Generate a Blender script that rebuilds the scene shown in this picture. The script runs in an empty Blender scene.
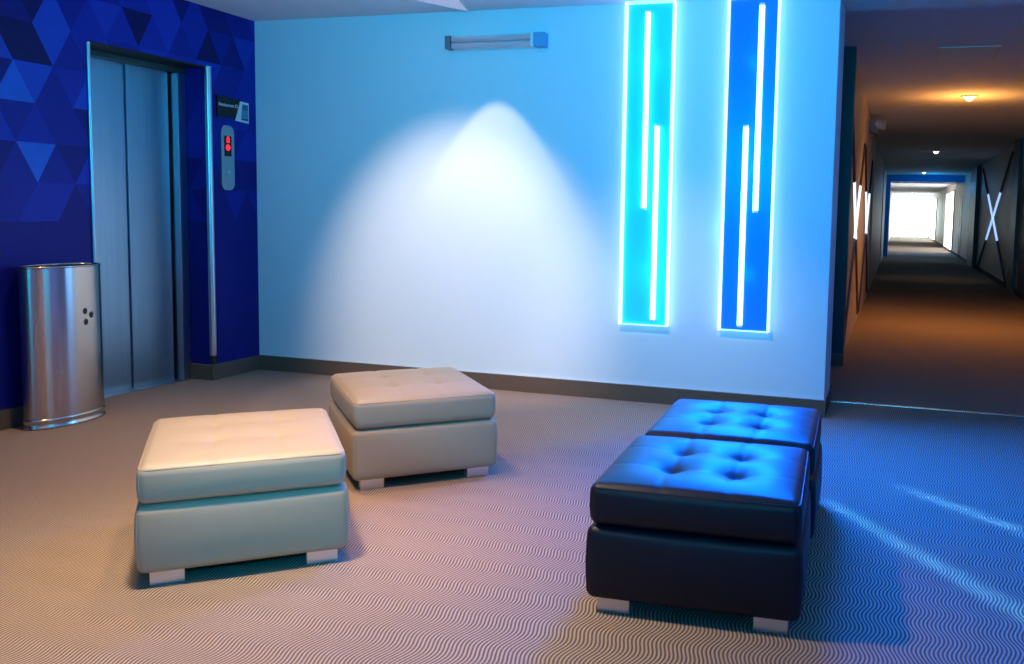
import bpy, bmesh, math, random
from mathutils import Vector, Matrix
from mathutils.geometry import tessellate_polygon
C = bpy.context.scene.collection
SC = bpy.context.scene
PI = math.pi
R = math.radians

# ------------------------------------------------------------------ camera
YAW, PITCH, ROLL = 0.29, 0.0879, 0.0222
CAM = Vector((1.0142, -5.7789, 1.3))
cy, sy = math.cos(YAW), math.sin(YAW)
fwd = Vector((-sy * math.cos(PITCH), cy * math.cos(PITCH), -math.sin(PITCH)))
rt = Vector((cy, sy, 0)); up = rt.cross(fwd)
c_, s_ = math.cos(ROLL), math.sin(ROLL)
rt2 = c_ * rt + s_ * up; up2 = -s_ * rt + c_ * up
cam_d = bpy.data.cameras.new('camera'); cam = bpy.data.objects.new('camera', cam_d); C.objects.link(cam)
cam.matrix_world = Matrix(((rt2.x, up2.x, -fwd.x, CAM.x), (rt2.y, up2.y, -fwd.y, CAM.y), (rt2.z, up2.z, -fwd.z, CAM.z), (0, 0, 0, 1)))
cam_d.sensor_width = 36; cam_d.sensor_fit = 'HORIZONTAL'; cam_d.lens = 883.79 / 1024 * 36
cam_d.shift_x = -120.07 / 1024; cam_d.shift_y = -41.84 / 1024
cam_d.clip_start = .05; cam_d.clip_end = 200
SC.camera = cam

# ------------------------------------------------------------------ colour management and world
SC.view_settings.view_transform = 'Standard'; SC.view_settings.look = 'None'
SC.view_settings.exposure = 0.0; SC.view_settings.gamma = 1.0; SC.view_settings.use_curve_mapping = False
SC.cycles.max_bounces = 8; SC.cycles.sample_clamp_indirect = 6
w = bpy.data.worlds.new('world'); SC.world = w; w.use_nodes = True
w.node_tree.nodes['Background'].inputs[0].default_value = (.55, .75, 1, 1)
w.node_tree.nodes['Background'].inputs[1].default_value = 2.0     # daylight beyond the far window

# ------------------------------------------------------------------ room measures
XL, XR, XK = -3.77, 0.605, 3.06      # elevator wall, end of the back wall, right wall
H, HC = 2.69, 2.75                   # lobby and corridor ceilings
YT = 0.524                           # back wall thickness
YB, YE = -7.6, 58.0                  # rear wall, far end of corridor

def aim(o, target):
    d = Vector(target) - o.location
    o.rotation_euler = d.to_track_quat('-Z', 'Y').to_euler()
def area(name, loc, target, sx, sy_, power, col, spread=180):
    l = bpy.data.lights.new(name, 'AREA'); l.shape = 'RECTANGLE'; l.size = sx; l.size_y = sy_
    l.energy = power; l.color = col; l.spread = R(spread)
    o = bpy.data.objects.new(name, l); C.objects.link(o); o.location = loc; aim(o, target); return o
def spot(name, loc, target, power, col, ang, blend=.4, size=.04):
    l = bpy.data.lights.new(name, 'SPOT'); l.energy = power; l.color = col; l.spot_size = R(ang); l.spot_blend = blend
    l.shadow_soft_size = size
    o = bpy.data.objects.new(name, l); C.objects.link(o); o.location = loc; aim(o, target); return o

WARM = (1, .55, .19); WHITE = (1, .70, .58); ORANGE = (1, .36, .07); CYAN = (.0, .47, .82); BLUE = (.0, .12, 1.0)
# cyan neon glow of the lobby behind the camera, and an added ottoman fill
area('neon_glow_rear', (-.2, -7.3, 2.1), (-.8, 0, 2.6), 3.6, .8, 62, CYAN, 66)
area('neon_glow_side', (2.9, -3.0, 2.0), (-3.7, -1.4, 2.4), 1.6, 1.0, 13, CYAN, 90)
spot('cyan_fill_ottoman', (1.2, -5.6, 1.6), (-1.15, -3.15, .22), 230, (.0, .42, .72), 17, .8, .10)  # added cyan fill for the near ottoman's front, not a lobby fitting
# downlights of the lobby, and added fills
spot('lobby_downlight_front', (-1.05, -3.5, 2.66), (-.75, -3.95, 0), 430, (1, .70, .42), 100, 1.0, .10)
spot('lobby_downlight_warm', (-1.55, -2.2, 2.66), (-1.5, -2.1, 0), 150, WARM, 84, 1.0, .06)
spot('lobby_downlight_orange', (-.55, -2.7, 2.66), (-.95, -2.5, 0), 80, (1, .40, .12), 50, 1.0, .06)
spot('warm_fill_lift', (-2.75, -2.1, 2.66), (-2.6, -2.3, 0), 150, WARM, 104, 1.0, .06)  # added warm fill for the floor by the elevator
spot('lobby_downlight_centre', (-.35, -2.0, 2.66), (-.35, -2.1, 0), 26, (1, .56, .56), 60, 1.0, .06)
spot('wall_washer_a', (-1.74, -.34, 2.66), (-1.74, -.34, 0), 42, WHITE, 60, .2, .015)
spot('wall_washer_b', (-1.85, -2.35, 2.66), (-2.02, 0, .78), 370, WHITE, 49, .75, .04)
spot('wall_bounce_fill', (-.6, -2.3, 2.66), (-.45, 0, .12), 130, (1, .74, .76), 50, 1.0, .04)  # added fill standing in for bounce on the lower right wall
area('neon_light_a', (-.62, -.10, 1.6), (-.5, -2, 1.0), .30, 2.0, 16, CYAN)
area('neon_light_b', (.07, -.10, 1.6), (1.3, -2, .6), .30, 2.0, 290, BLUE, 130)
for nx in (-.62, .07):
    for nz in (.9, 1.6, 2.3):
        l = bpy.data.lights.new('neon_spill', 'POINT'); l.energy = 2.2; l.color = (0, .16, 1); l.shadow_soft_size = .05
        o = bpy.data.objects.new('neon_spill', l); C.objects.link(o); o.location = (nx, -.16, nz)
# thin sheets of light leaving the edges of the left neon box
for (sx_, dx, dy) in ((-.331, .735, -.678), (-.506, .604, -.797)):
    area('neon_edge_beam', (sx_, -.08, 1.85), (sx_ + dx, -.08 + dy, 1.85 - .84), .010, 1.5, .8, (.1, .55, 1), 2.5)

# ------------------------------------------------------------------ helpers
def new_mesh_obj(name, bm, mats, parent=None, smooth=False, loc=None):
    me = bpy.data.meshes.new(name)
    bm.normal_update()
    if smooth:
        for e in bm.edges:
            if len(e.link_faces) == 2 and e.calc_face_angle(0) > R(48): e.smooth = False
    bm.to_mesh(me); bm.free()
    if not isinstance(mats, (list, tuple)): mats = [mats]
    for m in mats: me.materials.append(m)
    if smooth:
        for p in me.polygons: p.use_smooth = len(p.vertices) < 7
    o = bpy.data.objects.new(name, me); C.objects.link(o)
    if parent is not None: o.parent = parent
    if loc is not None: o.location = loc
    return o
def tag(o, label=None, cat=None, group=None, kind=None):
    if label: o['label'] = label
    if cat: o['category'] = cat
    if group: o['group'] = group
    if kind: o['kind'] = kind
    return o
def empty(name, loc, rz=0, label=None, cat=None, group=None):
    o = bpy.data.objects.new(name, None); C.objects.link(o); o.location = loc; o.rotation_euler = (0, 0, rz)
    o.empty_display_size = .1
    return tag(o, label, cat, group)
def box(bm, x0, x1, y0, y1, z0, z1, mi=0, bev=0):
    r = bmesh.ops.create_cube(bm, size=1)
    for v in r['verts']:
        v.co = Vector((x0 + (v.co.x + .5) * (x1 - x0), y0 + (v.co.y + .5) * (y1 - y0), z0 + (v.co.z + .5) * (z1 - z0)))
    fs = {f for v in r['verts'] for f in v.link_faces}
    for f in fs: f.material_index = mi
    if bev:
        es = list({e for v in r['verts'] for e in v.link_edges})
        bmesh.ops.bevel(bm, geom=es, offset=bev, segments=2, profile=.6, affect='EDGES')
def bxm(*a, **k):
    bm = bmesh.new(); box(bm, *a, **k); return bm
def tube(bm, pts, r, n=12, cap=True, closed=False):
    pts = [Vector(p) for p in pts]; rings = []
    m = len(pts)
    for i, p in enumerate(pts):
        if closed: t = (pts[(i + 1) % m] - pts[i - 1])
        else: t = (pts[min(i + 1, m - 1)] - pts[max(i - 1, 0)])
        t.normalize()
        a = Vector((0, 0, 1)) if abs(t.z) < .9 else Vector((1, 0, 0))
        u = t.cross(a).normalized(); v = t.cross(u)
        rings.append([bm.verts.new(p + (u * math.cos(2 * PI * k / n) + v * math.sin(2 * PI * k / n)) * r) for k in range(n)])
    for i in range(m if closed else m - 1):
        A, B = rings[i], rings[(i + 1) % m]
        for k in range(n):
            bm.faces.new((A[k], A[(k + 1) % n], B[(k + 1) % n], B[k]))
    if cap and not closed:
        bm.faces.new(rings[0]); bm.faces.new(list(reversed(rings[-1])))
    bmesh.ops.recalc_face_normals(bm, faces=bm.faces[:])
def prism(bm, poly, ax, d0, d1, mi=0):
    """extrude a 2D polygon; ax='x': poly is (y,z); 'y': (x,z); 'z': (x,y)"""
    def P(q, d):
        return {'x': (d, q[0], q[1]), 'y': (q[0], d, q[1]), 'z': (q[0], q[1], d)}[ax]
    A = [bm.verts.new(P(q, d0)) for q in poly]; B = [bm.verts.new(P(q, d1)) for q in poly]
    fs = [bm.faces.new(A), bm.faces.new(list(reversed(B)))]
    for i in range(len(poly)):
        j = (i + 1) % len(poly); fs.append(bm.faces.new((A[i], B[i], B[j], A[j])))
    for f in fs: f.material_index = mi
    bmesh.ops.recalc_face_normals(bm, faces=fs)

# ------------------------------------------------------------------ materials
def mat(name, col, rough=.5, metal=0, spec=.5, coat=0, emit=None, estr=0, trans=0, ior=1.45):
    m = bpy.data.materials.new(name); m.use_nodes = True
    b = m.node_tree.nodes['Principled BSDF']
    b.inputs['Base Color'].default_value = (*col, 1); b.inputs['Roughness'].default_value = rough
    b.inputs['Metallic'].default_value = metal; b.inputs['Specular IOR Level'].default_value = spec
    b.inputs['Coat Weight'].default_value = coat; b.inputs['Transmission Weight'].default_value = trans; b.inputs['IOR'].default_value = ior
    if emit: b.inputs['Emission Color'].default_value = (*emit, 1); b.inputs['Emission Strength'].default_value = estr
    return m
def nd(m, t, **k):
    n = m.node_tree.nodes.new(t)
    for a, v in k.items(): setattr(n, a, v)
    return n
def lk(m, a, b): m.node_tree.links.new(a, b)
def math_(m, op, a, b=None, c=None):
    n = nd(m, 'ShaderNodeMath', operation=op)
    for i, v in enumerate((a, b, c)):
        if v is None: continue
        if isinstance(v, (int, float)): n.inputs[i].default_value = v
        else: lk(m, v, n.inputs[i])
    return n.outputs[0]
def noise_bump(m, scale, strength, dist=.01, stretch=(1, 1, 1), colvar=0, detail=4):
    b = m.node_tree.nodes['Principled BSDF']
    tc = nd(m, 'ShaderNodeTexCoord'); mp = nd(m, 'ShaderNodeMapping'); mp.inputs['Scale'].default_value = stretch
    lk(m, tc.outputs['Object'], mp.inputs[0])
    n = nd(m, 'ShaderNodeTexNoise'); n.inputs['Scale'].default_value = scale; n.inputs['Detail'].default_value = detail
    lk(m, mp.outputs[0], n.inputs['Vector'])
    bp = nd(m, 'ShaderNodeBump'); bp.inputs['Strength'].default_value = strength; bp.inputs['Distance'].default_value = dist
    lk(m, n.outputs['Fac'], bp.inputs['Height']); lk(m, bp.outputs[0], b.inputs['Normal'])
    if colvar:
        c0 = b.inputs['Base Color'].default_value[:]
        r = nd(m, 'ShaderNodeMix', data_type='RGBA')
        r.inputs[6].default_value = tuple(v * (1 - colvar) for v in c0[:3]) + (1,)
        r.inputs[7].default_value = tuple(min(1, v * (1 + colvar)) for v in c0[:3]) + (1,)
        lk(m, n.outputs['Fac'], r.inputs[0]); lk(m, r.outputs[2], b.inputs['Base Color'])
    return m

M = {}
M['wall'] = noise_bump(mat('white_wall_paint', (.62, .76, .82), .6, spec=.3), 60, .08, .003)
M['ceil'] = noise_bump(mat('ceiling_paint', (.70, .74, .76), .8, spec=.2), 30, .08, .003)
M['corr_wall'] = noise_bump(mat('corridor_wall_paint', (.60, .55, .48), .5), 25, .05, .003)
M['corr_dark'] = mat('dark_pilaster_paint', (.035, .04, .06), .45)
M['navy'] = mat('plain_navy_wallpaper', (.010, .012, .16), .55, spec=.3)
M['steel'] = noise_bump(mat('brushed_steel', (.55, .55, .56), .30, metal=1), 60, .12, .002, (1, 1, .02), .12)
M['header'] = mat('dark_steel_header', (.06, .10, .09), .4, metal=.6)
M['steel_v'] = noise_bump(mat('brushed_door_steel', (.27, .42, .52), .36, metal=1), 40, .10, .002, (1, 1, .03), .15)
M['bin'] = mat('polished_bin_steel', (.60, .52, .45), .2, metal=1)
b_ = M['bin'].node_tree.nodes['Principled BSDF']; b_.inputs['Anisotropic'].default_value = .92; b_.inputs['Anisotropic Rotation'].default_value = .25; b_.inputs['Roughness'].default_value = .22
tg = nd(M['bin'], 'ShaderNodeTangent', direction_type='RADIAL', axis='Z'); lk(M['bin'], tg.outputs[0], b_.inputs['Tangent'])
M['trim_metal'] = mat('edge_trim_metal', (.7, .72, .74), .25, metal=1)
M['dark'] = mat('dark_gap', (.01, .01, .012), .6)
M['black'] = mat('black_plaque', (.008, .008, .012), .35)
M['white_ink'] = mat('white_lettering', (.7, .72, .8), .5)
M['plate'] = mat('white_plate', (.72, .74, .78), .4)
M['teal'] = mat('teal_print', (.05, .30, .42), .5)
M['tealdark'] = mat('dark_teal_print', (.01, .07, .12), .5)
M['red'] = mat('red_indicator', (.3, .0, .0), .4, emit=(1, .01, .04), estr=2.2)
M['beige'] = noise_bump(mat('beige_leather', (.40, .325, .225), .42, spec=.4), 240, .12, .0015, colvar=.04)
M['beige_seam'] = mat('beige_seam', (.42, .37, .30), .5)
M['blk'] = noise_bump(mat('black_leather', (.001, .004, .013), .47, spec=.42), 200, .14, .0015)
M['blk_seam'] = mat('black_seam', (.008, .008, .01), .4)
M['foot'] = mat('satin_metal_foot', (.72, .72, .74), .32, metal=.85)
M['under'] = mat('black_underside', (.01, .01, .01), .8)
M['white_plastic'] = mat('white_plastic', (.75, .76, .78), .35)
M['grey_plastic'] = mat('grey_plastic', (.16, .18, .22), .4)
M['tube_glass'] = mat('unlit_tube_glass', (.85, .82, .86), .15, coat=.5)
M['clear'] = mat('clear_cover', (1, 1, 1), .0, trans=1, ior=1.03)
M['neon'] = mat('neon_tube_glow', (.8, .9, 1), .3, emit=(.22, .58, 1.0), estr=6)
M['edge'] = mat('lit_acrylic_edge', (.8, .9, 1), .3, emit=(.40, .68, 1.0), estr=2.1)
M['edge2'] = mat('dim_acrylic_edge', (.8, .9, 1), .3, emit=(.25, .65, 1.0), estr=1.6)
M['panelA'] = mat('cyan_backlit_acrylic', (.02, .45, .9), .25, emit=(0.0, .38, .85), estr=.55)
M['panelB'] = mat('blue_backlit_acrylic', (.0, .06, .6), .25, emit=(0.0, .14, 1.0), estr=.75)
M['lampglass'] = mat('orange_lamp_glow', (1, .8, .5), .3, emit=(1, .62, .18), estr=14)
M['lampwhite'] = mat('white_lamp_glow', (1, .9, .8), .3, emit=(1, .85, .62), estr=7)
M['door_glass'] = mat('window_glass', (1, 1, 1), .02, trans=1, ior=1.05)
M['window_glow'] = mat('bright_daylight_pane', (1, 1, 1), .3, emit=(.9, .95, 1), estr=4)
M['ledx'] = mat('lit_cross_strip', (.6, .8, 1), .3, emit=(.34, .56, 1), estr=1.15)
M['ledw'] = mat('white_lit_strip', (.8, .9, 1), .3, emit=(.75, .85, 1), estr=1.8)
M['xdark'] = mat('dark_cross_strip', (.02, .03, .10), .3)
M['blueframe'] = mat('blue_portal_paint', (.01, .26, .66), .5)

# carpet: fine wavy ribs that run along y
def carpet(name, base_l, base_d):
    m = mat(name, base_l, .95, spec=.1)
    b = m.node_tree.nodes['Principled BSDF']
    tc = nd(m, 'ShaderNodeTexCoord'); sp = nd(m, 'ShaderNodeSeparateXYZ'); lk(m, tc.outputs['Object'], sp.inputs[0])
    x, y, z = sp.outputs
    sn = math_(m, 'SINE', math_(m, 'MULTIPLY', y, 2 * PI / .195))
    ph = math_(m, 'ADD', x, math_(m, 'MULTIPLY', sn, .0108))
    st = math_(m, 'SINE', math_(m, 'MULTIPLY', ph, 2 * PI / .0128))
    st = math_(m, 'MULTIPLY_ADD', st, .5, .5)
    nz = nd(m, 'ShaderNodeTexNoise'); nz.inputs['Scale'].default_value = 260; nz.inputs['Detail'].default_value = 2
    lk(m, tc.outputs['Object'], nz.inputs['Vector'])
    f = math_(m, 'ADD', math_(m, 'MULTIPLY', st, .85), math_(m, 'MULTIPLY', math_(m, 'SUBTRACT', nz.outputs['Fac'], .5), .9))
    cr = nd(m, 'ShaderNodeValToRGB'); cr.color_ramp.elements[0].position = .12; cr.color_ramp.elements[1].position = .72
    cr.color_ramp.elements[0].color = (*base_d, 1); cr.color_ramp.elements[1].color = (*base_l, 1)
    lk(m, f, cr.inputs[0]); lk(m, cr.outputs[0], b.inputs['Base Color'])
    bp = nd(m, 'ShaderNodeBump'); bp.inputs['Strength'].default_value = .5; bp.inputs['Distance'].default_value = .004
    lk(m, st, bp.inputs['Height']); lk(m, bp.outputs[0], b.inputs['Normal'])
    return m
M['carpet'] = carpet('wave_ribbed_carpet', (.44, .35, .27), (.125, .095, .075))
M['carpet_base'] = noise_bump(mat('carpet_skirting', (.13, .095, .07), .95, spec=.1), 180, .6, .004, colvar=.35)
# ceiling panels joints material reused plain

# ------------------------------------------------------------------ structure
def struct(name, bm, m, parent=None):
    o = new_mesh_obj(name, bm, m, parent)
    if parent is None: o['kind'] = 'structure'
    return o
struct('floor', bxm(-4.5, 3.5, YB - .2, YE + 1.2, -.12, 0), M['carpet'])
bm = bmesh.new(); box(bm, -4.5, 3.5, YB - .2, YT, H, H + .2)
struct('ceiling', bm, M['ceil'])
struct('ceiling_corridor', bxm(-.2, 3.5, YT, YE + 1.2, HC, HC + .2), M['ceil'])
bm = bmesh.new(); box(bm, -4.5, XR, 0, YT, 0, H)
struct('wall_back', bm, M['wall'])
struct('wall_rear', bxm(-4.5, 3.5, YB - .2, YB, 0, H), M['wall'])
struct('wall_right', bxm(XK, 3.5, YB, YE + 1.2, 0, HC), M['corr_wall'])
# elevator wall: three pieces round the shaft opening
EY0, EY1, EZ = -1.475, -.50, 2.272
bm = bmesh.new()
box(bm, -4.5, XL - .002, YB, EY0, 0, H)
wl = struct('wall_left', bm, M['navy'])
wl2 = struct('wall_left_by_sign', bxm(-4.5, XL - .002, EY1 + .002, 0, 0, H), M['navy'])
wl3 = struct('wall_left_over_elevator', bxm(-4.5, XL - .002, EY0, EY1 + .002, EZ + .002, H), M['navy'])

# triangle wallpaper
SIDE, RH, ZB = .246, .2265, 1.170
rng = random.Random(5)
tri_cols = [(.003, .006, .16), (.004, .012, .24), (.004, .02, .31), (.005, .032, .39), (.008, .06, .47), (.012, .12, .58), (.002, .003, .085)]
tri_m = [noise_bump(mat('wallpaper_blue', c, .5, spec=.25), 14, .0, colvar=.12) for c in tri_cols]
def clip(poly, a, b, c):        # keep a*x+b*y<=c
    out = []
    for i in range(len(poly)):
        p, q = poly[i], poly[(i + 1) % len(poly)]
        dp, dq = a * p[0] + b * p[1] - c, a * q[0] + b * q[1] - c
        if dp <= 0: out.append(p)
        if (dp < 0 < dq) or (dq < 0 < dp):
            t = dp / (dp - dq); out.append((p[0] + t * (q[0] - p[0]), p[1] + t * (q[1] - p[1])))
    return out
Y0 = -1.956
fixed = {}                       # (row, centre y rounded to half sides, up) -> shade
def key(row, yc, upf): return (row, round((yc - Y0) / (SIDE / 2)), upf)
for row, yc, upf, s in [(1, -1.833, 0, 5), (3, -1.956, 1, 5), (3, -1.833, 0, 4), (4, -1.71, 0, 4), (5, -1.71, 1, 4),
                        (5, -1.095, 0, 6), (4, -1.956, 0, 6), (4, -1.833, 1, 6), (5, -1.956, 1, 0), (5, -1.833, 0, 6), (6, -1.956, 0, 6), (6, -1.833, 1, 0),
                        (3, -2.2, 1, 0), (3, -2.08, 0, 0), (4, -2.08, 1, 4), (2, -1.956, 0, 1), (2, -1.833, 1, 2), (2, -1.71, 0, 1), (3, -1.71, 1, 1),
                        (3, -1.587, 0, 2), (3, -1.464, 1, 4), (4, -1.587, 1, 1), (4, -1.464, 0, 2), (1, -1.956, 1, 1), (1, -1.71, 1, 1), (0, -1.956, 0, 1),
                        (0, -1.833, 1, 2), (0, -1.71, 0, 2), (1, -1.587, 0, 0), (1, -1.464, 1, 3),
                        (5, -1.464, 1, 2), (5, -1.341, 0, 3), (5, -1.218, 1, 2), (5, -.972, 1, 2), (5, -.849, 0, 3), (5, -.726, 1, 1), (5, -.60, 0, 2),
                        (5, -.48, 1, 6), (5, -.357, 0, 1), (5, -.234, 1, 0), (6, -.357, 1, 0), (6, -.48, 0, 0), (6, -.234, 0, 1), (6, -.6, 1, 2), (6, -1.095, 1, 2),
                        (4, -.357, 0, 3), (4, -.48, 1, 2), (4, -.234, 1, 3), (4, -.111, 0, 0), (4, 0.0, 1, 1)]:
    fixed[key(row, yc, upf)] = s
def wallpaper(parent, to3, y0, y1, z0, z1, seed_shift=0):
    bm = bmesh.new(); 
    def add(poly, s):
        poly = clip(poly, 1, 0, y1); 
        if poly: poly = clip(poly, -1, 0, -y0)
        if poly: poly = clip(poly, 0, 1, z1)
        if poly: poly = clip(poly, 0, -1, -z0)
        if len(poly) < 3: return
        area_ = abs(sum(poly[i][0] * poly[(i + 1) % len(poly)][1] - poly[(i + 1) % len(poly)][0] * poly[i][1] for i in range(len(poly)))) / 2
        if area_ < 1e-6: return
        f = bm.faces.new([bm.verts.new(to3(*q)) for q in poly]); f.material_index = s
    add([(y0, z0), (y1, z0), (y1, min(ZB, z1)), (y0, min(ZB, z1))], 0)
    for row in range(8):
        za, zb = ZB + row * RH, ZB + (row + 1) * RH
        k0 = int((y0 - Y0) / (SIDE / 2)) - 3; k1 = int((y1 - Y0) / (SIDE / 2)) + 3
        for k in range(k0, k1):
            yc = Y0 + k * SIDE / 2
            upf = 1 if (row + k) % 2 == 1 else 0     # row 3, k=0 is an upward triangle
            s = fixed.get((row, k, upf)) if not seed_shift else None
            if s is None:
                rr = random.Random(row * 977 + k * 31 + upf * 7 + seed_shift)
                s = rr.choice([0, 1, 1, 2, 2, 3, 3] if row > 1 else [0, 0, 1, 1])
            if upf: add([(yc - SIDE / 2, za), (yc + SIDE / 2, za), (yc, zb)], s)
            else: add([(yc - SIDE / 2, zb), (yc, za), (yc + SIDE / 2, zb)], s)
    return new_mesh_obj('wallpaper', bm, tri_m, parent)
wallpaper(wl, lambda a, z: (XL, a, z), YB, EY0, 0, H)
wallpaper(wl2, lambda a, z: (XL, a, z), EY1, 0, 0, H)
wallpaper(wl3, lambda a, z: (XL, a, z), EY0, EY1, EZ, H)
wallpaper(wl2, lambda a, z: (-a - 4.3, EY1, z), -.53, 0.19, 0, EZ, 3)     # return face of the recess
struct('trim_recess_soffit', bxm(-4.3, XL - .001, EY0, EY1, EZ - .012, EZ - .001), M['dark'])

# baseboards: a strip of carpet with a thin pale edge
def base(name, x0, x1, y0, y1, h=.112, side='y-'):
    b = struct(name, bxm(x0, x1, y0, y1, 0, h), M['carpet_base'])
    new_mesh_obj('edge_strip', bxm(x0, x1, y0, y1, h, h + .004), M['trim_metal'], b)
    return b
base('baseboard_back', XL, XR + .012, -.014, 0)
base('baseboard_back_end', XR, XR + .012, 0, YT)
base('baseboard_left', XL, XL + .014, EY1 - .012, -.014)
base('baseboard_left_front', XL, XL + .014, YB, EY0)
base('baseboard_recess', -3.957, XL, EY1 - .012, EY1)
base('baseboard_rear', XL, XK, YB, YB + .014)

# ------------------------------------------------------------------ elevator
el = empty('elevator_entrance', (-4.0, -.99, 0), 0, 'brushed steel elevator doorway recessed in the blue triangle wall', 'elevator')
JX = -3.957; DX = -4.022
def part(name, bm, m, p, smooth=False, label=None):
    o = new_mesh_obj(name, bm, m, None, smooth); o.parent = p
    if p is not None:
        bpy.context.view_layer.update(); o.matrix_parent_inverse = p.matrix_world.inverted()
    if label: o['label'] = label
    return o
part('jamb', bxm(DX - .06, JX, EY1 - .078, EY1 - .004, 0, EZ - .052, bev=.002), M['steel'], el)
part('jamb', bxm(DX - .06, JX, EY0 + .004, EY0 + .095, 0, EZ - .052, bev=.002), M['steel'], el)
bm = bmesh.new(); box(bm, DX - .06, JX, EY0 + .004, EY1 - .004, EZ - .05, EZ - .014, bev=.002)
part('header', bm, M['header'], el)
YM = -.958
part('door_panel', bxm(DX - .05, DX - .018, EY0 + .02, YM, .006, EZ - .05, bev=.002), M['steel_v'], el)
part('door_panel', bxm(DX - .035, DX - .003, YM - .002 + .005, EY1 - .098, .006, EZ - .05, bev=.002), M['steel_v'], el)
part('door_gap', bxm(-4.2, DX - .055, EY0 + .003, EY1 - .003, 0, EZ - .02), M['dark'], el)
part('sill', bxm(DX - .06, JX + .02, EY0 + .01, EY1 - .02, 0, .006), M['steel'], el)

def corner_guard(y, z0, z1, lab, rr):
    o = empty('corner_guard', (XL, y, z0), 0, lab, 'corner guard')
    bm = bmesh.new(); tube(bm, [(XL + rr * .35, y, z0), (XL + rr * .35, y, z1)], rr, 20)
    part('guard_tube', bm, M['steel'], o, True)
    bm = bmesh.new(); tube(bm, [(XL + rr * .35, y, z1), (XL + rr * .35, y, z1 + .008)], rr * 1.08, 20); part('end_cap', bm, M['trim_metal'], o)
    if z0 < .2:
        bm = bmesh.new(); tube(bm, [(XL + rr * .35, y, z0), (XL + rr * .35, y, z0 + .06)], rr * 1.05, 20); part('foot_cap', bm, M['dark'], o)
corner_guard(EY1, .125, EZ - .01, 'tall round steel corner guard to the right of the elevator', .024)
corner_guard(EY0, .0, EZ - .02, 'thin steel corner guard along the left edge of the elevator', .012)

# call panel
cp = empty('call_panel', (XL, -.328, 1.63), 0, 'slim steel elevator call panel with red lit floor display', 'call panel')
def round_rect(y0, y1, z0, z1, r, n=6):
    pts = []
    for (cy_, cz, a0) in ((y1 - r, z1 - r, 0), (y0 + r, z1 - r, 90), (y0 + r, z0 + r, 180), (y1 - r, z0 + r, 270)):
        for k in range(n + 1):
            a = R(a0 + 90 * k / n); pts.append((cy_ + r * math.cos(a), cz + r * math.sin(a)))
    return pts
bm = bmesh.new(); prism(bm, round_rect(-.394, -.262, 1.397, 1.87, .05), 'x', XL, XL + .02); part('face_plate', bm, M['steel'], cp)
bm = bmesh.new(); prism(bm, round_rect(-.363, -.295, 1.645, 1.795, .006), 'x', XL + .02, XL + .024); dsp = part('display', bm, M['black'], cp)
bm = bmesh.new(); prism(bm, [(-.343, 1.744), (-.317, 1.744), (-.317, 1.770), (-.323, 1.79), (-.337, 1.79), (-.343, 1.770)], 'x', XL + .024, XL + .026); part('arrow_light', bm, M['red'], cp)
bm = bmesh.new(); prism(bm, [(-.331 + .022 * math.cos(a * PI / 12), 1.709 + .022 * math.sin(a * PI / 12)) for a in range(24)], 'x', XL + .024, XL + .026); part('floor_light', bm, M['red'], cp)
bm = bmesh.new(); prism(bm, [(-.326 + .018 * math.cos(a * PI / 12), 1.53 + .018 * math.sin(a * PI / 12)) for a in range(24)], 'x', XL + .02, XL + .027); part('call_button', bm, M['trim_metal'], cp)

# direction sign (dark plaque with small lettering)
sg = empty('direction_sign', (XL, -.29, 2.0), 0, 'dark rectangular wall plaque with faint lettering above the call panel', 'sign')
bm = bmesh.new(); prism(bm, [(-.418, 1.925), (-.418, 2.083), (-.150, 2.072), (-.205, 1.930)], 'x', XL, XL + .012); part('plaque', bm, M['black'], sg)
def text(name, s, size, loc, parent, m, ext=.001, rot=(PI / 2, 0, PI / 2)):
    cu = bpy.data.curves.new(name, 'FONT'); cu.body = s; cu.size = size; cu.extrude = ext; cu.align_x = 'LEFT'; cu.align_y = 'CENTER'
    tmp = bpy.data.objects.new(name, cu); C.objects.link(tmp); tmp.location = loc; tmp.rotation_euler = rot
    bpy.context.view_layer.update(); dg = bpy.context.evaluated_depsgraph_get()
    me = bpy.data.meshes.new_from_object(tmp.evaluated_get(dg)); me.transform(tmp.matrix_world)
    bpy.data.objects.remove(tmp); me.materials.clear(); me.materials.append(m)
    o = bpy.data.objects.new(name, me); C.objects.link(o); o.parent = parent
    o.matrix_parent_inverse = parent.matrix_world.inverted(); return o
text('lettering', 'Restaurant D', .036, (XL + .0135, -.405, 2.02), sg, M['white_ink'])
nt = empty('notice_plate', (XL, -.11, 2.0), 0, 'slanted white notice plate with teal print overlapping the dark plaque', 'sign')
bm = bmesh.new(); prism(bm, [(-0.242, 1.915), (-0.187, 2.062), (-0.104, 2.058), (-0.104, 1.905)], 'x', XL + .013, XL + .022); part('plate', bm, M['plate'], nt)
bm = bmesh.new(); prism(bm, [(-0.187, 1.925), (-0.174, 2.045), (-0.114, 2.042), (-0.112, 1.920)], 'x', XL + .022, XL + .024); tp = part('print_block', bm, M['teal'], nt)
for z in (2.005, 1.926):
    bm = bmesh.new(); prism(bm, [(-0.180, z), (-0.179, z + .010), (-0.115, z + .010), (-0.115, z)], 'x', XL + .024, XL + .0255); part('print_line', bm, M['tealdark'], nt)
bm = bmesh.new(); prism(bm, [(-0.172, 2.022), (-0.168, 2.038), (-0.142, 2.030), (-0.122, 2.040), (-0.120, 2.024), (-0.142, 2.02)], 'x', XL + .024, XL + .0255); part('print_mark', bm, M['tealdark'], nt)

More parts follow.
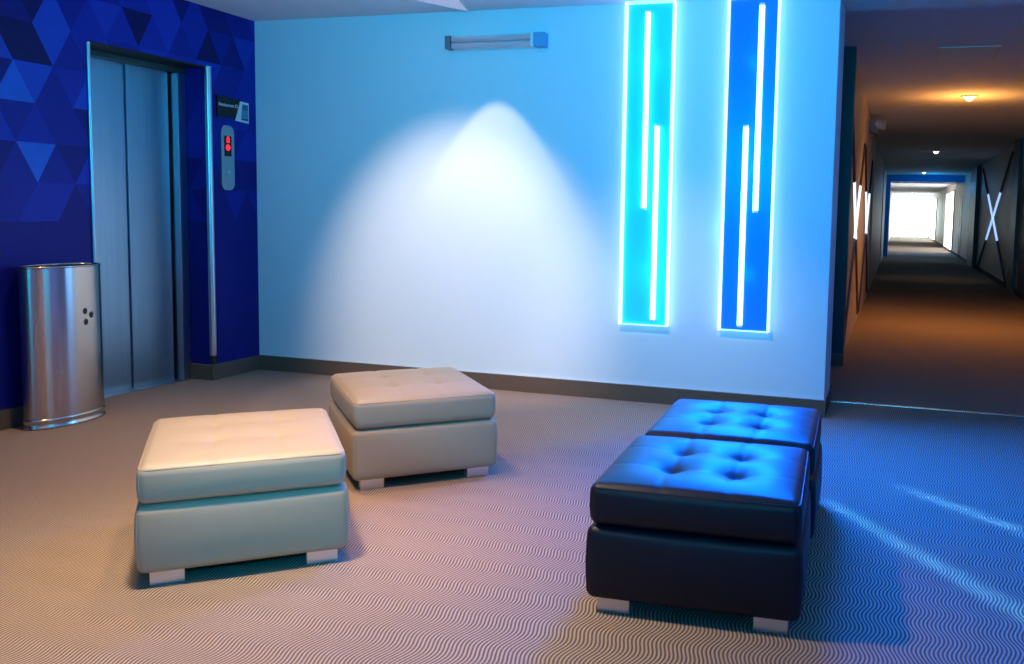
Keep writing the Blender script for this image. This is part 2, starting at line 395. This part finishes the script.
# ------------------------------------------------------------------ steel bin
bn = empty('waste_bin', (-3.632, -1.825, 0), 0, 'tall oval brushed steel waste bin standing against the blue wall', 'bin')
def oval(a, b, n=64): return [(b * math.cos(2 * PI * k / n), a * math.sin(2 * PI * k / n)) for k in range(n)]
def oval_shell(levels, n=64, inner=None):
    bm = bmesh.new(); rings = []
    for (a, b, z) in levels: rings.append([bm.verts.new((x, y, z)) for x, y in oval(a, b, n)])
    for A, B in zip(rings, rings[1:]):
        for k in range(n): bm.faces.new((A[k], A[(k + 1) % n], B[(k + 1) % n], B[k]))
    bm.faces.new(list(reversed(rings[0]))); bm.faces.new(rings[-1])
    bmesh.ops.recalc_face_normals(bm, faces=bm.faces[:]); return bm
ba, bb = .246, .120
new_mesh_obj('bin_body', oval_shell([(ba, bb, .045), (ba, bb, .915)]), M['bin'], bn, True)
new_mesh_obj('base_ring', oval_shell([(ba + .002, bb + .002, 0), (ba + .007, bb + .007, .006), (ba + .007, bb + .007, .012), (ba + .001, bb + .001, .018), (ba + .001, bb + .001, .040), (ba + .006, bb + .006, .046), (ba + .006, bb + .006, .052), (ba, bb, .058)]), M['bin'], bn, True)
bm = bmesh.new(); pts = [(x, y, .918) for x, y in oval(ba, bb)]; tube(bm, pts, .006, 8, closed=True); new_mesh_obj('rim', bm, M['bin'], bn, True)
new_mesh_obj('bin_opening', oval_shell([(ba - .008, bb - .008, .9155), (ba - .008, bb - .008, .917)]), M['dark'], bn)
for (ang, z) in ((-8, .80), (8, .775), (-9, .745)):      # dark diamond marks at the right
    a = R(18 + ang); 
for (t_, z) in ((.20, .655), (.40, .628), (.22, .590)):
    x, y = bb * math.cos(t_), ba * math.sin(t_)
    n_ = Vector((math.cos(t_) / bb, math.sin(t_) / ba, 0)).normalized(); tt = Vector((-n_.y, n_.x, 0))
    bm = bmesh.new(); r_ = .020
    vs = []
    for off in (.0, .002):
        vs.append([bm.verts.new(Vector((x, y, z)) + n_ * off + tt * (r_ * .8 * math.cos(a_)) + Vector((0, 0, r_ * math.sin(a_)))) for a_ in [k * PI / 3 + .3 for k in range(6)]])
    bm.faces.new(vs[0]); bm.faces.new(vs[1])
    for k in range(6): bm.faces.new((vs[0][k], vs[0][(k + 1) % 6], vs[1][(k + 1) % 6], vs[1][k]))
    bmesh.ops.recalc_face_normals(bm, faces=bm.faces[:])
    new_mesh_obj('vent_hole', bm, M['dark'], bn)

# ------------------------------------------------------------------ ottomans
def soft_block(hx, hy, z0, z1, r, bulge=.010, top=None, n=30, botr=None):
    bm = bmesh.new(); hz = (z1 - z0) / 2; zc = (z0 + z1) / 2
    def ax(n_, h):      # denser near the rounded ends
        k = max(3, n_ // 6); a = [-h + r * i / k for i in range(k)]; b = [h - r * i / k for i in range(k)][::-1]
        m_ = n_; mid = [(-h + r) + (2 * h - 2 * r) * i / m_ for i in range(m_ + 1)]
        return a + mid + b
    X, Y, Z = ax(n, hx), ax(n, hy), ax(max(8, n // 3), hz)
    cache = {}
    def V(x, y, z):
        k = (round(x, 6), round(y, 6), round(z, 6))
        if k not in cache:
            qx = max(-hx + r, min(hx - r, x)); qy = max(-hy + r, min(hy - r, y)); qz = max(-hz + r, min(hz - r, z))
            d = Vector((x - qx, y - qy, z - qz))
            q = Vector((qx, qy, qz))
            p = q + (d.normalized() * r if d.length > 1e-9 else d)
            # sides swell a little
            sz = 1 - (p.z / hz) ** 2; sx = 1 - (p.x / hx) ** 2; sy__ = 1 - (p.y / hy) ** 2
            out = Vector(((p.x / hx) * bulge * max(0, sz) * (.35 + .65 * max(0, sy__)), (p.y / hy) * bulge * max(0, sz) * (.35 + .65 * max(0, sx)), 0))
            p = p + out
            if top and p.z > 0:
                wz = min(1, max(0, (p.z - (hz - 2 * r)) / (2 * r)))
                p.z += top(p.x, p.y) * wz
            cache[k] = bm.verts.new((p.x, p.y, p.z + zc))
        return cache[k]
    def grid(A, B, f):
        for i in range(len(A) - 1):
            for j in range(len(B) - 1):
                try: bm.faces.new((f(A[i], B[j]), f(A[i + 1], B[j]), f(A[i + 1], B[j + 1]), f(A[i], B[j + 1])))
                except ValueError: pass
    grid(X, Y, lambda a, b: V(a, b, hz)); grid(X, Y, lambda a, b: V(a, b, -hz))
    grid(X, Z, lambda a, b: V(a, -hy, b)); grid(X, Z, lambda a, b: V(a, hy, b))
    grid(Y, Z, lambda a, b: V(-hx, a, b)); grid(Y, Z, lambda a, b: V(hx, a, b))
    bmesh.ops.recalc_face_normals(bm, faces=bm.faces[:])
    return bm
def make_ottoman(wd, dp, h, leather, seam, tuft, depth, label, group):
    o = empty('ottoman', (0, 0, 0), 0, label, 'ottoman', group)
    hx, hy = wd / 2, dp / 2
    zs = .046; zm = zs + (h - zs) * .635
    tx, ty = hx * .34, hy * .34
    def top(x, y):
        dome = .022 * max(0, 1 - (x / hx) ** 4) * max(0, 1 - (y / hy) ** 4)
        s = 0
        for a in (-tx, tx):
            for b in (-ty, ty):
                d2 = (x - a) ** 2 + (y - b) ** 2
                s += depth * math.exp(-d2 / (2 * .020 ** 2)) + depth * 2.1 * math.exp(-d2 / (2 * .062 ** 2))
        cr = 0
        for a in (-tx, tx): cr += tuft * math.exp(-((x - a) / .009) ** 2)
        for b in (-ty, ty): cr += tuft * .6 * math.exp(-((y - b) / .011) ** 2)
        return dome - s - cr
    new_mesh_obj('base_box', soft_block(hx + .018, hy + .010, zs, zm, .028, .014, None, 20), leather, o, True)
    cu = new_mesh_obj('cushion', soft_block(hx + .010, hy + .010, zm + .002, h, .030, .010, top, 46), leather, o, True)
    # piping round the top and bottom edge of the cushion, seams at the corners
    def ring(hx_, hy_, r_, z):
        pts = []
        for (cx, cy_, a0) in ((hx_ - r_, hy_ - r_, 0), (-hx_ + r_, hy_ - r_, 90), (-hx_ + r_, -hy_ + r_, 180), (hx_ - r_, -hy_ + r_, 270)):
            for k in range(7):
                a = R(a0 + 15 * k); pts.append((cx + r_ * math.cos(a), cy_ + r_ * math.sin(a), z))
        return pts
    bm = bmesh.new(); tube(bm, ring(hx + .0065, hy + .0065, .030, h - .014), .0032, 6, closed=True)
    pp = new_mesh_obj('piping', bm, leather, cu, True)
    for sx in (-1, 1):
        for sy_ in (-1, 1):
            bm = bmesh.new()
            q = .026 * (1 - .7071)
            cx, cy_ = sx * (hx + .018 - q + .006), sy_ * (hy + .010 - q + .006)
            tube(bm, [(cx - sx * .004, cy_ - sy_ * .004, zs + .026), (cx, cy_, (zs + zm) / 2), (cx - sx * .004, cy_ - sy_ * .004, zm - .026)], .0022, 6)
            sm = new_mesh_obj('corner_seam', bm, seam, o, True)
            bm = bmesh.new(); q = .030 * (1 - .7071)
            cx, cy_ = sx * (hx + .010 - q + .005), sy_ * (hy + .010 - q + .005)
            tube(bm, [(cx - sx * .004, cy_ - sy_ * .004, zm + .03), (cx, cy_, (h + zm) / 2), (cx - sx * .004, cy_ - sy_ * .004, h - .02)], .002, 6)
            new_mesh_obj('corner_seam', bm, seam, cu, True)
            # metal foot: an L block set at the corner
            x1, y1 = sx * (hx - .018), sy_ * (hy - .014)
            x0, y0 = sx * (hx - .125), sy_ * (hy - .065)
            new_mesh_obj('foot', bxm(min(x0, x1), max(x0, x1), min(y0, y1), max(y0, y1), 0, zs + .004, bev=.002), M['foot'], o)
            if depth > .01:
                bm = bmesh.new(); bmesh.ops.create_uvsphere(bm, u_segments=14, v_segments=8, radius=.012)
                bz = h + top(sx * tx, sy_ * ty)
                for v in bm.verts: v.co = Vector((v.co.x + sx * tx, v.co.y + sy_ * ty, v.co.z * .45 + bz + .001))
                new_mesh_obj('tuft_button', bm, leather, cu, True)
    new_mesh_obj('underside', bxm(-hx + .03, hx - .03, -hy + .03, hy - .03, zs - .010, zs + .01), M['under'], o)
    return o
def copy_tree(o, parent=None):
    c = o.copy(); C.objects.link(c)
    if parent is not None: c.parent = parent
    for ch in list(o.children): copy_tree(ch, c)
    return c
def place(o, x, y, deg): o.location = (x, y, 0); o.rotation_euler = (0, 0, R(deg))
ob = make_ottoman(.645, .73, .420, M['beige'], M['beige_seam'], .0035, .005, 'beige leather ottoman nearest the steel bin, in front of the other beige one', 'beige ottomans in the lobby')
place(ob, -1.362, -3.000, 41.0)
o2 = copy_tree(ob); place(o2, -1.315, -1.870, 43.5); o2['label'] = 'beige leather ottoman farther back, nearer the white wall'
obk = make_ottoman(.650, .660, .430, M['blk'], M['blk_seam'], .0035, .012, 'black tufted leather ottoman nearer the camera, end to end with its twin', 'black tufted ottomans')
place(obk, .418, -2.800, 3.4)
o3 = copy_tree(obk); place(o3, .398, -2.082, 2.6); o3['label'] = 'black tufted leather ottoman farther back, next to the white wall'

# ------------------------------------------------------------------ neon light boxes on the back wall
def light_box(x0, x1, z0, z1, tubes, pm, lab):
    o = empty('neon_light_box', ((x0 + x1) / 2, 0, z0), 0, lab, 'neon light', 'neon light boxes on the white wall')
    part('back_panel', bxm(x0 + .004, x1 - .004, -.022, -.002, z0 + .004, z1 - .004), pm, o)
    t = .011
    part('lit_edge', bxm(x0, x0 + t + .004, -.060, -.001, z0, z1), M['edge'], o)
    part('lit_edge', bxm(x1 - t, x1, -.060, -.001, z0, z1), M['edge'], o)
    part('lit_edge', bxm(x0 + t, x1 - t, -.060, -.001, z1 - .008, z1), M['edge2'], o)
    part('lit_edge', bxm(x0 + t, x1 - t, -.060, -.001, z0, z0 + .005), M['edge2'], o)
    for (x, za, zb) in tubes:
        bm = bmesh.new(); tube(bm, [(x, -.046, za), (x, -.046, zb)], .018, 16)
        t_ = part('neon_tube', bm, M['neon'], o, True)
        for z_ in (za, zb):
            s = -1 if z_ == za else 1
            bm = bmesh.new(); tube(bm, [(x, -.046, z_ - s * .004), (x, -.046, z_ + s * .014)], .0175, 16)
            part('tube_socket', bm, M['white_plastic'], o)
    return o
light_box(-.785, -.445, .537, H - .008, ((-.628, 1.333, 2.614), (-.547, .583, 1.872)), M['panelA'], 'left tall neon light box with cyan panel on the white wall')
light_box(-.098, .237, .537, H - .008, ((.124, 1.327, 2.625), (.046, .578, 1.864)), M['panelB'], 'right tall neon light box with deeper blue panel near the corridor')

# unlit twin tube fixture
tl = empty('tube_light_fixture', (-1.75, 0, 2.46), 0, 'unlit twin tube light fixture high on the white wall', 'wall light')
part('housing', bxm(-2.100, -1.352, -.030, -.001, 2.415, 2.508, bev=.004), M['white_plastic'], tl)
for z in (2.44, 2.483):
    bm = bmesh.new(); tube(bm, [(-2.055, -.058, z), (-1.45, -.058, z)], .021, 16); part('glass_tube', bm, M['tube_glass'], tl, True)
part('end_cap', bxm(-2.103, -2.060, -.085, -.002, 2.415, 2.508, bev=.006), M['grey_plastic'], tl, label='dark end cap of the tube light')
part('end_cap', bxm(-1.430, -1.350, -.085, -.002, 2.413, 2.51, bev=.006), mat('blue_white_cap', (.12, .35, .6), .4), tl)
part('end_cap', bxm(-1.453, -1.430, -.087, -.002, 2.413, 2.51, bev=.004), M['white_plastic'], tl)
part('clear_cover', bxm(-2.058, -1.45, -.090, -.086, 2.418, 2.505), M['clear'], tl)

# ceiling downlight, then an added panel glowing as a patch of light
def downlight(x, y, z, r, glow, lab, group, rim=None):
    o = empty('ceiling_downlight', (x, y, z), 0, lab, 'ceiling light', group)
    bm = bmesh.new(); tube(bm, [(x + r * math.cos(a * PI / 16), y + r * math.sin(a * PI / 16), z - .006) for a in range(32)], .012, 8, closed=True)
    part('rim', bm, M['white_plastic'], o, True)
    bm = bmesh.new(); tube(bm, [(x, y, z - .010), (x, y, z - .002)], r * .9, 24); part('lens', bm, glow, o)
    bm = bmesh.new(); bmesh.ops.create_uvsphere(bm, u_segments=20, v_segments=10, radius=r * .62)
    for v in bm.verts: v.co = Vector((x + v.co.x, y + v.co.y, z - .012 + v.co.z * .9))
    part('bulb', bm, glow, o, True)
    return o

pl_ = empty('ceiling_light_patch', (-2.0, -.8, H), 0, 'added pale triangular panel glowing as the light patch on the lobby ceiling, tip at the white wall', 'ceiling light')  # added emitting triangle stands in for light falling on the ceiling
bm = bmesh.new(); prism(bm, [(-1.95, -.012), (-1.60, -1.2), (-2.56, -1.2)], 'z', H - .006, H - .001); part('glow_patch', bm, mat('dim_patch_glow', (.8, .76, .8), .5, emit=(.9, .75, .85), estr=.22), pl_)
bm = bmesh.new(); tube(bm, [(-1.95, -.016, H - .005), (-1.60, -1.2, H - .005), (-2.56, -1.2, H - .005)], .006, 6, closed=True); part('patch_rim', bm, M['white_plastic'], pl_)
# ------------------------------------------------------------------ corridor
struct('threshold_strip', bxm(XR + .013, XK, YT - .02, YT + .02, 0, .006, bev=.002), M['trim_metal']).name = 'trim_1'
YP = 2.11
bm = bmesh.new()
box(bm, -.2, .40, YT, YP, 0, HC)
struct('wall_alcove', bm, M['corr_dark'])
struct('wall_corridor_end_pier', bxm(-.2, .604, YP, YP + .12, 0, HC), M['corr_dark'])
base('baseboard_pier', .42, .606, YP - .012, YP, .10)
# left corridor wall, with recessed doors
XCL = .565
segs = [(YP + .12, 9.3, XCL), (10.6, 19.5, XCL), (20.8, 29.5, XCL), (30.8, YE, XCL)]
bm = bmesh.new()
for (a, b, x) in segs: box(bm, -.2, x, a, b, 0, HC)
for a, b in ((9.3, 10.6), (19.5, 20.8), (29.5, 30.8)): box(bm, -.2, XCL - .14, a, b, 0, HC)
struct('wall_corridor_left', bm, M['corr_wall'])
def door(n, side, y0, y1):
    if side < 0: x0, x1, hx_ = XCL - .14, XCL - .10, XCL - .07
    else: x0, x1, hx_ = XK - .01, XK + .0, XK - .03
    d = struct(f'door_{n}', bxm(x0, x1, y0, y1, 0, 2.1), M['corr_dark'])
    new_mesh_obj('door_handle', bxm(min(x1, hx_) if side < 0 else hx_, max(x1, hx_) if side < 0 else x0, y0 + .1, y0 + .22, 1.0, 1.03), M['trim_metal'], d)
for n, (a, b) in enumerate(((9.4, 10.5), (19.6, 20.7), (29.6, 30.7))): door(n + 1, -1, a, b)
# right corridor wall: dark door piers standing proud
def pier(n, y0, y1, x=XK - .10, m='corr_dark'):
    s = struct(f'trim_{n}', bxm(x, XK, y0, y1, 0, HC), M[m])
pier(2, 11.2, 12.0, XK - .06); pier(3, 19.6, 21.6, XK - .10)
base('baseboard_right', XK - .014, XK, -7, 11.2, .10); base('baseboard_right_far', XK - .014, XK, 12.0, 19.6, .10); base('baseboard_right_end', XK - .014, XK, 21.6, 50, .10)
for n, (a, b) in enumerate(((9.9, 10.9), (26, 27.4))): door(n + 4, 1, a, b)
# blue portal frame across the corridor and the bright end
YPF = 25.5
bm = bmesh.new(); box(bm, XCL, XCL + .14, YPF, YPF + 1.5, 0, HC); box(bm, XCL + .14, XK, YPF, YPF + 1.5, HC - .22, HC)
struct('trim_4', bm, M['blueframe'])
spot('portal_neon_floor', (1.85, YPF + 3, HC - .05), (1.85, YPF + 3.2, 0), 160, (0, .30, 1), 88, .6, .1)
wn = struct('window_1', bxm(XCL, XK, YE, YE + .05, .02, 2.62), M['window_glow'])
bm = bmesh.new()
for x in (XCL + .02, 1.4, 2.25, XK - .05): box(bm, x, x + .05, YE - .06, YE, 0, 2.65)
for z in (0.0, 2.6): box(bm, XCL, XK, YE - .06, YE, z, z + .05)
new_mesh_obj('window_frame', bm, M['trim_metal'], wn)
struct('wall_far_end', bxm(-.2, 3.5, YE + .06, YE + 1.2, 0, HC), M['wall'])
for n, (a, b) in enumerate(((30.5, 36.5), (47, 54))):
    wn = struct(f'window_{n + 2}', bxm(XK - .02, XK - .004, a, b, .1, 2.4), M['window_glow'])
    bm = bmesh.new(); box(bm, XK - .05, XK - .02, (a + b) / 2 - .2, (a + b) / 2 + .2, 0, 2.4); box(bm, XK - .05, XK, a - .08, a, 0, 2.45); box(bm, XK - .05, XK, b, b + .08, 0, 2.45)
    new_mesh_obj('window_frame', bm, M['corr_wall'], wn)
area('corridor_end_daylight', (1.8, YE - .4, 1.4), (1.8, 0, 1.2), 2.2, 2.2, 120, (.6, .95, .95))
l = bpy.data.lights.new('portal_neon', 'POINT'); l.energy = 14; l.color = (0, .4, 1); l.shadow_soft_size = .1
o = bpy.data.objects.new('portal_neon', l); C.objects.link(o); o.location = (2.0, 24.4, 2.3)

# crossed strips on the corridor walls
def cross(name, xw, s, y0, y1, lab, zlo=.1, zhi=2.6, mb='ledx', part_lit=(.30, .72), rr=.03):
    o = empty(name, (xw, (y0 + y1) / 2, zlo), 0, lab, 'wall light')
    for (ya, yb) in ((y0, y1), (y1, y0)):
        def P(t): return Vector((xw + s * .008, ya + (yb - ya) * t, zlo + (zhi - zlo) * t))
        a, b = part_lit
        for (t0, t1, mm, nm) in ((0, a, 'xdark', 'dark_strip'), (a, b, mb, 'lit_strip'), (b, 1, 'xdark', 'dark_strip')):
            bm = bmesh.new(); tube(bm, [P(t0), P(t1)], rr, 6)
            part(nm, bm, M[mm], o)
    return o
cross('crossed_wall_light', XK, -1, 12.6, 18.8, 'crossed blue-white light strips on the right corridor wall')
cross('crossed_wall_light', XCL, 1, 2.6, 5.6, 'crossed pale light strips on the orange-lit left corridor wall', .1, 2.2, 'ledw', (.46, .74), .016)
cross('crossed_wall_light', XCL, 1, 5.9, 9.0, 'second crossed strips on the left corridor wall beyond the first', .1, 2.2, 'ledw', (.46, .74), .016)

# ceiling fittings of the corridor
YL = [(1.745, 5.45), (1.72, 14.4), (1.715, 23.4), (1.71, 36), (1.71, 47)]
labs = ['orange glowing ceiling downlight nearest in the corridor', 'second small ceiling downlight along the corridor', 'third small ceiling downlight along the corridor', 'fourth tiny downlight beyond the blue portal', 'farthest tiny downlight before the bright window']
for i, (x, y) in enumerate(YL):
    z = HC if i < 3 else HC
    if i == 3: continue
    downlight(x, y, z, .085 if i == 0 else .08, M['lampglass'] if i == 0 else M['lampwhite'], labs[i], 'corridor ceiling downlights')
spot('corridor_lamp_light_a', (YL[0][0], YL[0][1], HC - .03), (YL[0][0], YL[0][1], 0), 300, ORANGE, 140, 1.0, .08)
spot('corridor_ceiling_fill', (YL[0][0], YL[0][1], HC - .5), (YL[0][0], YL[0][1], HC), 42, ORANGE, 174, 1.0, .05)  # added upward fill below the orange lamp to brighten the ceiling
spot('corridor_lamp_light_b', (YL[1][0], YL[1][1], HC - .03), (YL[1][0], YL[1][1], 0), 22, (1, .75, .5), 60, .6, .08)
spot('corridor_lamp_light_c', (YL[2][0], YL[2][1], HC - .03), (YL[2][0], YL[2][1], 0), 22, (1, .75, .5), 60, .6, .08)
hatch = empty('ceiling_hatch', (1.5, 2.3, HC), 0, 'flush access hatch in the corridor ceiling near the orange lamp', 'hatch')
part('hatch_panel', bxm(1.30, 1.75, 2.3, 2.95, HC - .006, HC), M['ceil'], hatch)
bm = bmesh.new(); box(bm, 1.28, 1.77, 2.28, 2.30, HC - .008, HC); box(bm, 1.28, 1.77, 2.95, 2.97, HC - .008, HC); box(bm, 1.28, 1.30, 2.3, 2.95, HC - .008, HC); box(bm, 1.75, 1.77, 2.3, 2.95, HC - .008, HC)
part('hatch_frame', bm, M['corr_wall'], hatch)
dv = empty('emergency_lamp', (XCL, 7.4, 2.65), 0, 'small twin head emergency lamp high on the left corridor wall', 'emergency lamp')
part('lamp_box', bxm(XCL, XCL + .09, 7.25, 7.55, 2.50, 2.66, bev=.01), M['grey_plastic'], dv)
for yy in (7.3, 7.5):
    bm = bmesh.new(); tube(bm, [(XCL + .09, yy, 2.62), (XCL + .20, yy - .05, 2.60)], .055, 14); part('lamp_head', bm, M['white_plastic'], dv, True)
